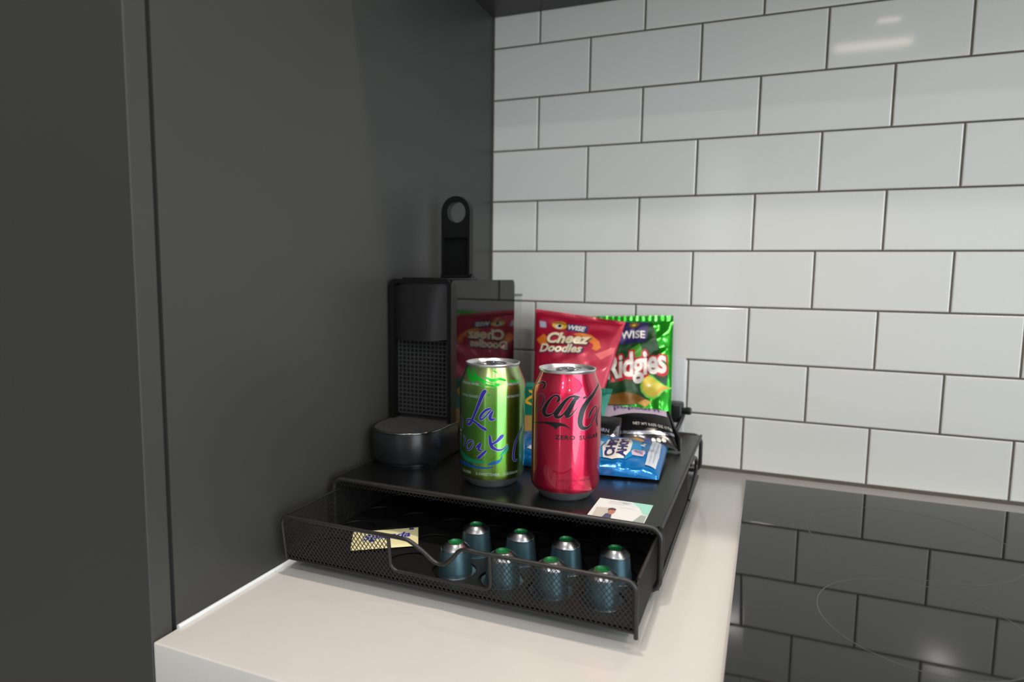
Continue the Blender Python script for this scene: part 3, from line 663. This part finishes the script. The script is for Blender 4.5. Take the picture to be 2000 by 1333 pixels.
# ------------------------------------------------------------------ coffee machine
cm = thing('coffee_machine', 'black capsule coffee machine with its lever raised on the tray', 'coffee machine', (0.044, -0.21, TZ))
M_pl = mat('black_matt_plastic', (13, 13, 14), 0.38, spec=0.22, bump=0.05, bscale=1500)
M_gloss = mat('black_gloss_plastic', (11, 11, 12), 0.035, spec=0.26)
M_cover = mat('dark_satin_cover', (58, 57, 58), 0.26, metal=0.8, spec=0.3, bump=0.02, bscale=800)
M_drip = mat('dark_satin_plastic', (26, 27, 28), 0.27, spec=0.35)
MX0, MX1, MYF, MYR, MZ0, MZ1 = 0.0050, 0.0850, -0.3060, -0.1120, TZ, 0.2705
mb = MB(); mb.box(MX0+0.0032, MX1-0.0032, MYF+0.014, MYR+0.001, MZ0+0.003, MZ1-0.0012, 0.002); part('body', mb, M_pl, cm, True)
for x0, x1 in ((MX1-0.0032, MX1), (MX0, MX0+0.0032)):
    mb = MB(); mb.prism(rrect(MYF+0.001, MYR, MZ0+0.002, MZ1, (0.009, 0.005, 0.004, 0.004), 8), [], lambda a, b, d: (d, a, b), x0, x1); part('side_panel', mb, M_gloss, cm, True, 30)
mb = MB(); mb.prism(rrect(MX0-0.0003, MX1+0.0003, MZ0+0.002, MZ1+0.0006, 0.008, 8), [rrect(MX0+0.0050, MX1-0.0046, MZ0+0.030, MZ1-0.0042, 0.004, 6)[::-1]], lambda a, b, d: (a, d, b), MYF-0.001, MYF+0.013); part('front_frame', mb, M_pl, cm, True, 30)
def coverf(u, v):
    x = MX0+0.0052+u*(MX1-MX0-0.0100); z0 = 0.2030-0.0028*(4*u*(1-u)); z = z0+v*(MZ1-0.0045-z0)
    return (x, MYF+0.0050-0.0085*(4*u*(1-u))*(1-0.35*v*v)-0.001*(1-v), z)
mb = MB(); mb.grid(coverf, 16, 14); mb.grid(lambda u, v: (coverf(u, v)[0], MYF+0.011, coverf(u, v)[2]), 16, 14)
mb.grid(lambda u, v: tuple(a+(b-a)*v for a, b in zip(coverf(u, 0), (coverf(u, 0)[0], MYF+0.011, coverf(u, 0)[2]))), 16, 2)
part('front_cover', mb, M_cover, cm, True, 50)
GX0, GX1, GZ0, GZ1, GY = MX0+0.0052, MX1-0.0048, 0.112, 0.204, MYF+0.0090
mb = MB(); mb.box(GX0, GX1, GY+0.003, GY+0.005, 0.098, GZ1); part('grille_back', mb, mat('grille_shade_black', (6, 6, 6), 0.7), cm)  # near-black sheet, shade behind the grille holes put into its colour
mb = MB(); nx, nz = 13, 19
for i in range(nx+1):
    x = GX0+(GX1-GX0)*i/nx; mb.box(x-0.0007, x+0.0007, GY, GY+0.002, GZ0, GZ1)
for j in range(nz+1):
    z = GZ0+(GZ1-GZ0)*j/nz; mb.box(GX0, GX1, GY+0.0003, GY+0.0017, z-0.0007, z+0.0007)
part('grille', mb, mat('grille_grey', (48, 48, 49), 0.42, spec=0.35), cm)
# cup support: round-nosed base with a chrome lip and a lattice on top
DCX, DCY, DR = 0.0445, -0.3290, 0.0415
def dsh(r, dy=0.0, n=30):
    o = [(DCX+r*math.cos(PI+PI*k/n), DCY+r*math.sin(PI+PI*k/n)) for k in range(n+1)]
    return o+[(DCX+r, -0.290), (DCX-r, -0.290)]
def loft(levels):
    m = MB(); n = len(dsh(0.04)); vs = []; fs = []
    for (r, z) in levels: vs += [(a, b, z) for a, b in dsh(r)]
    for i in range(len(levels)-1):
        for k in range(n): fs.append((i*n+k, i*n+(k+1) % n, (i+1)*n+(k+1) % n, (i+1)*n+k))
    fs.append(tuple(range(n))); fs.append(tuple((len(levels)-1)*n+k for k in range(n)))
    m.add(vs, fs); return m
part('drip_base', loft([(0.0375, TZ+0.0002), (0.0375, TZ+0.0022), (DR-0.0008, TZ+0.0040), (DR, TZ+0.0060), (DR, TZ+0.0350), (DR-0.0006, TZ+0.0365)]), M_drip, cm, True, 35)
m = MB(); pts = [(a, b, TZ+0.0372) for a, b in dsh(DR-0.0012)]; m.tube(pts, 0.0013, 10, True); part('drip_lip', m, mat('dark_chrome', (110, 112, 112), 0.16, metal=1.0), cm, True)
m = MB()
for k in range(-9, 10):
    t = k*0.0042; h = math.sqrt(max(0, (DR-0.003)**2-t*t))
    m.box(DCX+t-0.00065, DCX+t+0.00065, DCY-h, -0.291, TZ+0.0372, TZ+0.0384)
for k in range(-9, 10):
    y = DCY+k*0.0042
    if y > -0.291: continue
    h = math.sqrt(max(0, (DR-0.003)**2-min(0, y-DCY)**2)); m.box(DCX-h, DCX+h, y-0.00065, y+0.00065, TZ+0.0372, TZ+0.0382)
part('drip_grid', m, mat('drip_grid_grey', (54, 54, 54), 0.4), cm)
m = MB(); m.prism(dsh(DR-0.0022), [], lambda a, b, d: (a, b, d), TZ+0.0364, TZ+0.0369); part('drip_shade', m, mat('drip_shade_black', (4, 4, 4), 0.8, spec=0.1), cm)  # flat black plate painted as the shaded recess under the drip grid
# lever with a finger ring
LX, LY = 0.0440, -0.2150
outer = [(LX-0.0200, 0.266)]+[(LX+0.0200*math.cos(PI-PI*k/20), 0.3552+0.0200*math.sin(PI-PI*k/20)) for k in range(21)]+[(LX+0.0200, 0.266)]
hole = ell(LX+0.0012, 0.3550, 0.0128, 0.0132, 0, 32)[::-1]; chan = [(LX-0.0165, 0.2695), (LX+0.0170, 0.2695), (LX+0.0170, 0.3235), (LX-0.0165, 0.3235)][::-1]
mb = MB(); mb.prism(outer[::-1], [hole, chan], lambda a, b, d: (a, d, b), LY, LY+0.010); lv = part('lever', mb, M_pl, cm, True, 35)
mb = MB(); mb.box(LX-0.0165, LX+0.0170, LY+0.0065, LY+0.0095, 0.2695, 0.3235); part('lever_channel', mb, mat('lever_black', (10, 10, 11), 0.4, spec=0.2), lv)
mb = MB(); mb.tube([(LX-0.022, LY+0.006, 0.2735), (LX+0.022, LY+0.006, 0.2735)], 0.0045, 14); part('lever_hinge', mb, M_pl, cm, True)
mb = MB(); mb.box(LX-0.030, LX+0.030, MYF+0.012, LY+0.004, MZ1-0.001, MZ1+0.0022, 0.001); part('top_trim', mb, M_pl, cm, True)
# clear water tank behind
def clear(name, tint=(0.93, 0.95, 0.95)):
    m = bpy.data.materials.new(name); m.use_nodes = True; nt = m.node_tree; nt.nodes.remove(nt.nodes['Principled BSDF'])
    t = nt.nodes.new('ShaderNodeBsdfTransparent'); t.inputs[0].default_value = (*tint, 1); gl = nt.nodes.new('ShaderNodeBsdfGlossy'); gl.inputs['Roughness'].default_value = 0.05
    lw = nt.nodes.new('ShaderNodeLayerWeight'); lw.inputs['Blend'].default_value = 0.5
    pw = nt.nodes.new('ShaderNodeMath'); pw.operation = 'POWER'; pw.inputs[1].default_value = 4.0; nt.links.new(lw.outputs['Facing'], pw.inputs[0])
    fr = nt.nodes.new('ShaderNodeMath'); fr.operation = 'MULTIPLY_ADD'; fr.inputs[1].default_value = 0.5; fr.inputs[2].default_value = 0.04; nt.links.new(pw.outputs[0], fr.inputs[0])
    mx = nt.nodes.new('ShaderNodeMixShader')
    nt.links.new(fr.outputs[0], mx.inputs[0]); nt.links.new(t.outputs[0], mx.inputs[1]); nt.links.new(gl.outputs[0], mx.inputs[2])
    nt.links.new(mx.outputs[0], nt.nodes['Material Output'].inputs['Surface']); return m
mb = MB(); mb.prism(rrect(0.0105, 0.0800, -0.1100, -0.0640, (0.008, 0.008, 0.002, 0.002)), [], lambda a, b, d: (a, b, d), TZ+0.022, 0.2465); part('water_tank', mb, clear('clear_tank_plastic'), cm, True, 30)
mb = MB(); mb.prism(rrect(0.0095, 0.0808, -0.1110, -0.0630, (0.008, 0.008, 0.002, 0.002)), [], lambda a, b, d: (a, b, d), 0.2466, 0.2496); part('tank_lid', mb, mat('grey_tank_lid', (95, 96, 96), 0.4), cm, True, 30)
mb = MB(); mb.box(0.0120, 0.0785, -0.1105, -0.0650, TZ, TZ+0.021, 0.003); part('tank_base', mb, M_pl, cm, True)

# ------------------------------------------------------------------ snack bags
def foil(name, rgb, rough=0.3, metal=0.55, bump=0.35, bscale=70):
    return mat(name, rgb, rough, metal=metal, bump=bump, bscale=bscale, coat=0.2)
class Bag:
    def __init__(s, name, label, cat, q, bulge, m, wr, seed, exps=(0.55, 0.45), nu=40, nv=48, seal=0.010, sealm=None, ends=(True, True), back=0.5, group=None, wfreq=1.0):
        s.f, s.W, s.H = quadmap(q, bulge, exps, wr, seed, wfreq)
        c = sum((Vector(p) for p in q), Vector())/4; s.t = thing(name, label, cat, (c.x, c.y, min(p[2] for p in q)), group)
        s.body = pillow('pouch', s.f, m, s.t, nu, nv, back)
        for e, on in ((0, ends[0]), (1, ends[1])):
            if not on: continue
            mb = MB(); k = seal/s.H; teeth = int(s.W/0.0030)
            def fn(u, v, e=e):
                vv = (1+k*v) if e else (-k*v)
                p = s.f(u, vv)
                rip = 0.00035*math.sin(u*s.W/0.0016*2*PI*0.5) + 0.0018*noise.noise((u*4+seed, e*3.0, 0))*v
                n = (s.f(0.5, vv, 0.001)-s.f(0.5, vv)).normalized()
                return p+n*rip
            mb.grid(fn, 60, 4); mb.grid(lambda u, v: fn(u, v)-(s.f(0.5, 0.5, 0.0004)-s.f(0.5, 0.5)), 60, 4)
            part('seal', mb, sealm or m, s.t, True, 80)
        s.lv = 0
    def mp(s, lv): return lambda a, b: s.f(a/s.W, b/s.H, 0.0005+0.00022*lv)
    def poly(s, name, uv, m, lv=1):
        mb = MB(); flat(mb, [(a*s.W, b*s.H) for a, b in uv], s.mp(lv), 0.0035); return part(name, mb, m, s.t, True, 80)
    def text(s, name, body, u, v, wu, hv, m, lv=2, ang=0.0, shear=0.0, bold=0.0, spacing=1.0, warp=None):
        mb = MB(); text_on(mb, body, s.mp(lv), u*s.W, v*s.H, wu*s.W, hv*s.H if hv else None, ang, shear, bold, spacing, 0.0035, warp); return part(name, mb, m, s.t)
    def stroke(s, name, pts, m, lv=1, grow=0.0):
        mb = MB(); ribbon(mb, [(a*s.W, b*s.H, w_/1000) for a, b, w_ in pts], s.mp(lv), 0.002, grow); return part(name, mb, m, s.t)
def ink(name, rgb, rough=0.35, metal=0.2): return mat('ink_'+name, rgb, rough, metal=metal)
I_white = ink('white', (228, 222, 214)); I_orange = ink('orange', (214, 110, 30)); I_navy = ink('navy', (34, 38, 96)); I_yel = ink('yellow', (226, 178, 40)); I_blk = ink('black', (20, 18, 18)); I_red = ink('red', (196, 24, 44)); I_cream = ink('cream', (232, 214, 180)); I_grey = ink('grey', (160, 158, 178)); I_ink_dg = ink('dark_green', (18, 62, 26)); I_lg = ink('light_green', (70, 150, 40)); I_brown = ink('brown', (128, 84, 26)); I_purple = ink('purple', (74, 40, 130)); I_mauve = ink('mauve', (198, 176, 194)); I_lime = ink('lime', (110, 200, 70)); I_peach = ink('peach', (226, 190, 120))

# red cheese puff bag
B = Bag('chip_bag', 'crimson cheese puff bag standing behind the red can', 'chip bag', [(.1130, -.108, .069), (.2010, -.108, .069), (.2262, -.036, .2085), (.0930, -.043, .2230)], 0.011, foil('crimson_foil', (168, 12, 50), 0.30, 0.3), 0.0026, 2.3, ends=(False, True), seal=0.004)
def disc(u, v, ru, rv, n=22): return [(u+ru*math.cos(2*PI*k/n), v+rv*math.sin(2*PI*k/n)) for k in range(n)]
class Shifted:
    def __init__(s, bag, dv): s.b, s.dv = bag, dv
    def poly(s, n, uv, m, lv=1): return s.b.poly(n, [(a, b+s.dv) for a, b in uv], m, lv)
    def text(s, n, t, u, v, *k): return s.b.text(n, t, u, v+s.dv, *k)
RB = Shifted(B, -0.038)
RB.poly('emblem_glow', [(0.03, .77), (0.12, .83), (.24, .76), (.12, .70)], I_orange, 1)
RB.poly('puff', [(.48, .86), (.57, .888), (.69, .875), (.79, .825), (.83, .770), (.79, .735), (.73, .742), (.74, .785), (.66, .815), (.56, .835)], I_orange, 1)
RB.poly('puff_shine', [(.53, .865), (.60, .876), (.69, .860), (.74, .836), (.67, .850)], ink('pale_orange', (226, 150, 70)), 2)
RB.poly('grey_mark', [(.055, .950), (.135, .945), (.145, .892), (.065, .890)], I_grey, 1)
RB.poly('eye_ring', disc(.305, .926, .092, .038), I_yel, 1)
RB.poly('eye_white', disc(.295, .915, .046, .023), I_white, 2)
RB.poly('eye_pupil', disc(.307, .921, .022, .015), I_blk, 3)
RB.poly('eye_brow', [(.22, .948), (.305, .962), (.395, .940), (.395, .930), (.31, .946), (.23, .938)], I_brown, 3)
RB.poly('name_box', [(.392, .953), (.630, .955), (.628, .884), (.394, .884)], I_navy, 2)
RB.text('name_lettering', 'WISE', .508, .919, .20, .048, I_white, 4, 0.02, 0.2, 0.03)
RB.text('title_shadow', 'Cheez', .437, .808, .56, .115, I_blk, 2, 0.10, 0.35, 0.07)
RB.text('title_lettering', 'Cheez', .432, .814, .53, .105, I_cream, 4, 0.10, 0.35, 0.04)
RB.text('title_shadow', 'Doodles', .355, .708, .58, .085, I_navy, 2, 0.10, 0.35, 0.07)
RB.text('title_lettering', 'Doodles', .350, .712, .55, .078, I_cream, 4, 0.10, 0.35, 0.035)
RB.poly('corner_puffs', [(.78, .70), (.98, .80), (.98, .74), (.86, .66)], ink('salmon', (214, 92, 92)), 1)

# green onion chip bag
B = Bag('chip_bag', 'green chip bag with an onion picture standing against the wall', 'chip bag', [(.1600, -.080, .069), (.3020, -.080, .069), (.2912, -.0145, .2150), (.1500, -.0145, .2090)], 0.013, foil('green_foil', (40, 165, 36), 0.16, 0.6, 0.5, 60), 0.0038, 6.1, wfreq=1.3, nu=56, nv=60, ends=(False, True), seal=0.0075)
B.poly('dark_field', [(.32, .70), (.60, .97), (.80, .97), (.85, .80), (.91, .62), (.97, .47), (.94, .32), (.62, .18), (.32, .16)], I_ink_dg, 1)
B.poly('green_leaf', [(.60, .70), (.69, .75), (.73, .65), (.65, .58), (.58, .62)], I_lg, 2)
B.poly('name_box', [(.46, .975), (.757, .970), (.752, .775), (.46, .735)], ink('violet_navy', (44, 34, 92)), 2)
B.poly('emblem', [(.557, .940), (.587, .962), (.62, .968), (.655, .960), (.677, .930), (.642, .905), (.587, .902)], I_brown, 3)
B.poly('emblem_eye', disc(.617, .932, .022, .013, 14), I_yel, 4)
B.text('name_lettering', 'WISE', .612, .838, .245, .075, I_white, 4, 0.04, 0.0, 0.02)
wv = lambda a, b: (a, b+0.010*math.sin(a*42+0.6))
B.text('title_shadow', 'Ridgies', .655, .520, .655, .345, I_red, 3, 0.20, 0.22, 0.095, 0.92)
B.text('title_lettering', 'Ridgies', .655, .525, .615, .300, I_white, 5, 0.20, 0.22, 0.030, 0.94)
on = [(.72, .358), (.735, .415), (.775, .452), (.82, .445), (.87, .41), (.92, .385), (.99, .372), (.92, .343), (.88, .297), (.835, .272), (.775, .283), (.732, .318)]
B.poly('onion_glow', [(.82+(a-.82)*1.14, .36+(b-.36)*1.22) for a, b in on], I_lime, 2)
B.poly('onion', on, ink('onion_yellow', (206, 184, 62)), 4)
B.poly('onion_side', [(.84, .285), (.88, .304), (.92, .345), (.985, .372), (.92, .378), (.895, .358)], ink('onion_orange', (216, 158, 62)), 5)
B.poly('onion_shine', disc(.795, .368, .020, .014, 12), I_cream, 5)
B.poly('chips', [(.34, .21), (.42, .265), (.54, .290), (.66, .288), (.75, .258), (.72, .21), (.58, .185), (.42, .175)], I_brown, 2)
B.poly('chip_light', [(.68, .21), (.76, .25), (.82, .23), (.76, .18)], ink('chip_tan', (190, 140, 60)), 3)

# teal bag lying between the cans and the tall bags
B = Bag('chip_bag', 'teal snack bag with a yellow mark seen between the two cans', 'chip bag', [(.118, -.190, .069), (.225, -.190, .069), (.235, -.150, .128), (.118, -.150, .128)], 0.008, foil('teal_foil', (18, 116, 98), 0.35, 0.3), 0.0016, 4.4, ends=(False, True), seal=0.006)
B.poly('tan_field', [(.0, .02), (.5, .02), (.5, .36), (.0, .40)], ink('tan', (176, 138, 76)), 1)
B.stroke('yellow_mark', [(.06, .90, 3.5), (.16, .82, 4.0), (.06, .68, 4.0), (.15, .60, 3.0)], I_yel, 2)
B.stroke('yellow_mark', [(.16, .88, 3.0), (.24, .76, 3.5), (.17, .62, 3.0)], I_yel, 2)

# popcorn pouches
M_popblk = foil('black_foil', (16, 14, 16), 0.25, 0.2)
I_silver = mat('ink_silver', (190, 190, 205), 0.22, metal=1.0, bump=0.4, bscale=200)
B = Bag('popcorn_bag', 'black popcorn bag with white dots beside the plug', 'popcorn bag', [(.213, -.186, .0700), (.326, -.180, .0700), (.305, -.128, .1060), (.198, -.132, .1060)], 0.0135, M_popblk, 0.0018, 9.2, (0.5, 0.5), seal=0.006, ends=(False, False))
B.poly('label_panel', [(.12, .50), (.40, .60), (.60, .68), (.80, .74), (.955, .765), (.965, .975), (.60, .975), (.28, .975), (.12, .90)], I_mauve, 1)
B.text('label_lettering', 'popcorn', .61, .845, .54, .19, I_purple, 3, 0.05, 0.0, 0.012)
B.text('weight_lettering', 'NET WT 0.625 OZ (17g)', .760, .410, .43, .085, ink('pale_gold', (210, 202, 192)), 3, 0.07, 0, 0.014)
B.poly('silver_band', [(.30, .150), (.60, .170), (.985, .285), (.985, .350), (.60, .240), (.30, .215)], I_silver, 2)
for k, u in enumerate((.745, .802, .856)):
    B.poly('white_dot', disc(u, .105+k*.016, .024, .040, 16), I_white, 3)
for k, u in enumerate((.585, .640, .692)):
    B.poly('violet_dot', disc(u, .065+k*.014, .024, .036, 16), ink('deep_violet', (52, 36, 110)), 3)
B.poly('white_tab', [(.655, .010), (.785, .018), (.785, .045), (.655, .032)], I_white, 3)
mb = MB(); mb.tube([B.f(1.0, .02), B.f(1.03, .30), B.f(1.0, .60), B.f(.99, .98)], [0.002, 0.0035, 0.003, 0.002], 8); part('gusset', mb, M_popblk, B.t, True)
B = Bag('popcorn_bag', 'black popcorn bag with coloured dots half hidden by the red can', 'popcorn bag', [(.185, -.220, .0700), (.262, -.216, .0700), (.254, -.172, .1020), (.190, -.172, .1000)], 0.0100, M_popblk, 0.0012, 12.7, (0.5, 0.5), seal=0.005, ends=(False, False))
B.poly('silver_band', [(.30, .24), (.85, .25), (.985, .27), (.985, .37), (.85, .34), (.30, .33)], I_silver, 2)
B.poly('silver_fold', [(.86, .33), (.965, .34), (.975, .70), (.93, .62)], I_silver, 3)
B.text('lettering', 'POPCORN', .60, .44, .42, .10, I_grey, 3, 0.0, 0, 0.01)
for u, m_ in ((.62, I_cream), (.70, ink('magenta', (190, 40, 150))), (.78, I_white), (.86, ink('cyan', (40, 150, 170))), (.935, I_mauve)):
    B.poly('dot', disc(u, .140, .034, .050, 16), m_, 3)

# blue cookie packets
M_cook = foil('blue_foil', (2, 108, 178), 0.20, 0.4, 0.6, 110)
I_dblue = ink('dark_blue', (36, 30, 96)); I_cyan = ink('sky_cyan', (24, 140, 200), 0.2, 0.4)
B = Bag('cookie_packet', 'blue cookie packet lying at the right of the red can', 'cookie packet', [(.215, -.316, .0705), (.321, -.302, .0705), (.316, -.204, .0790), (.212, -.212, .0790)], 0.0165, M_cook, 0.0020, 15.5, (0.34, 0.36), wfreq=1.6, nu=64, nv=64, seal=0.004, ends=(False, False), back=-0.80)
B.poly('cyan_field', [(.30, .16), (.66, .16), (.78, .40), (.74, .80), (.32, .80)], I_cyan, 1)
B.poly('logo_back', [(.435, .16), (.53, .13), (.63, .17), (.68, .32), (.67, .56), (.62, .74), (.48, .74), (.40, .62), (.385, .38)], I_white, 2)
B.text('logo_lettering', 'CHIPS', .472, .445, .50, .105, I_dblue, 4, PI/2+0.04, 0.0, 0.045)
B.text('logo_lettering', 'AHOY!', .590, .450, .50, .105, I_dblue, 4, PI/2+0.04, 0.0, 0.045)
B.poly('pill_label', [(.705, .270), (.81, .295), (.825, .36), (.81, .42), (.705, .395), (.69, .33)], I_mauve, 2)
B.text('pill_lettering', 'TWIN PACK', .757, .345, .090, .060, I_dblue, 3, 0.06, 0, 0.02)
B.poly('cookie', [(.60, .78), (.68, .82), (.76, .80), (.76, .72), (.66, .70)], ink('cookie', (206, 142, 56)), 2)
B.poly('white_strip', [(.850, .14), (.955, .10), (.962, .40), (.94, .84), (.850, .84)], ink('strip_white', (206, 212, 222), 0.2, 0.4), 2)
B.text('strip_lettering', 'ingredients', .885, .50, .55, .028, I_grey, 3, PI/2)
B.text('strip_lettering', 'nutrition facts', .918, .50, .55, .028, I_grey, 3, PI/2)
B.text('number', '2', .775, .60, .05, .10, I_white, 2, 0.0, 0.2, 0.02)
B.poly('side_label', [(.31, .22), (.36, .20), (.37, .56), (.32, .56)], ink('label_white', (190, 205, 220)), 2)
B = Bag('cookie_packet', 'blue cookie packet glimpsed between the two cans', 'cookie packet', [(.120, -.300, .0705), (.208, -.316, .0705), (.214, -.232, .0790), (.126, -.222, .0790)], 0.0140, M_cook, 0.0034, 21.5, (0.34, 0.36), wfreq=1.6, nu=60, nv=60, seal=0.004, ends=(False, False), back=-0.80)
B.poly('white_strip', [(.60, .20), (.70, .18), (.80, .70), (.70, .74)], ink('strip_white', (206, 212, 222), 0.2, 0.4), 2)
B.poly('white_strip', [(.82, .26), (.88, .24), (.95, .70), (.88, .74)], ink('strip_white', (206, 212, 222), 0.2, 0.4), 2)
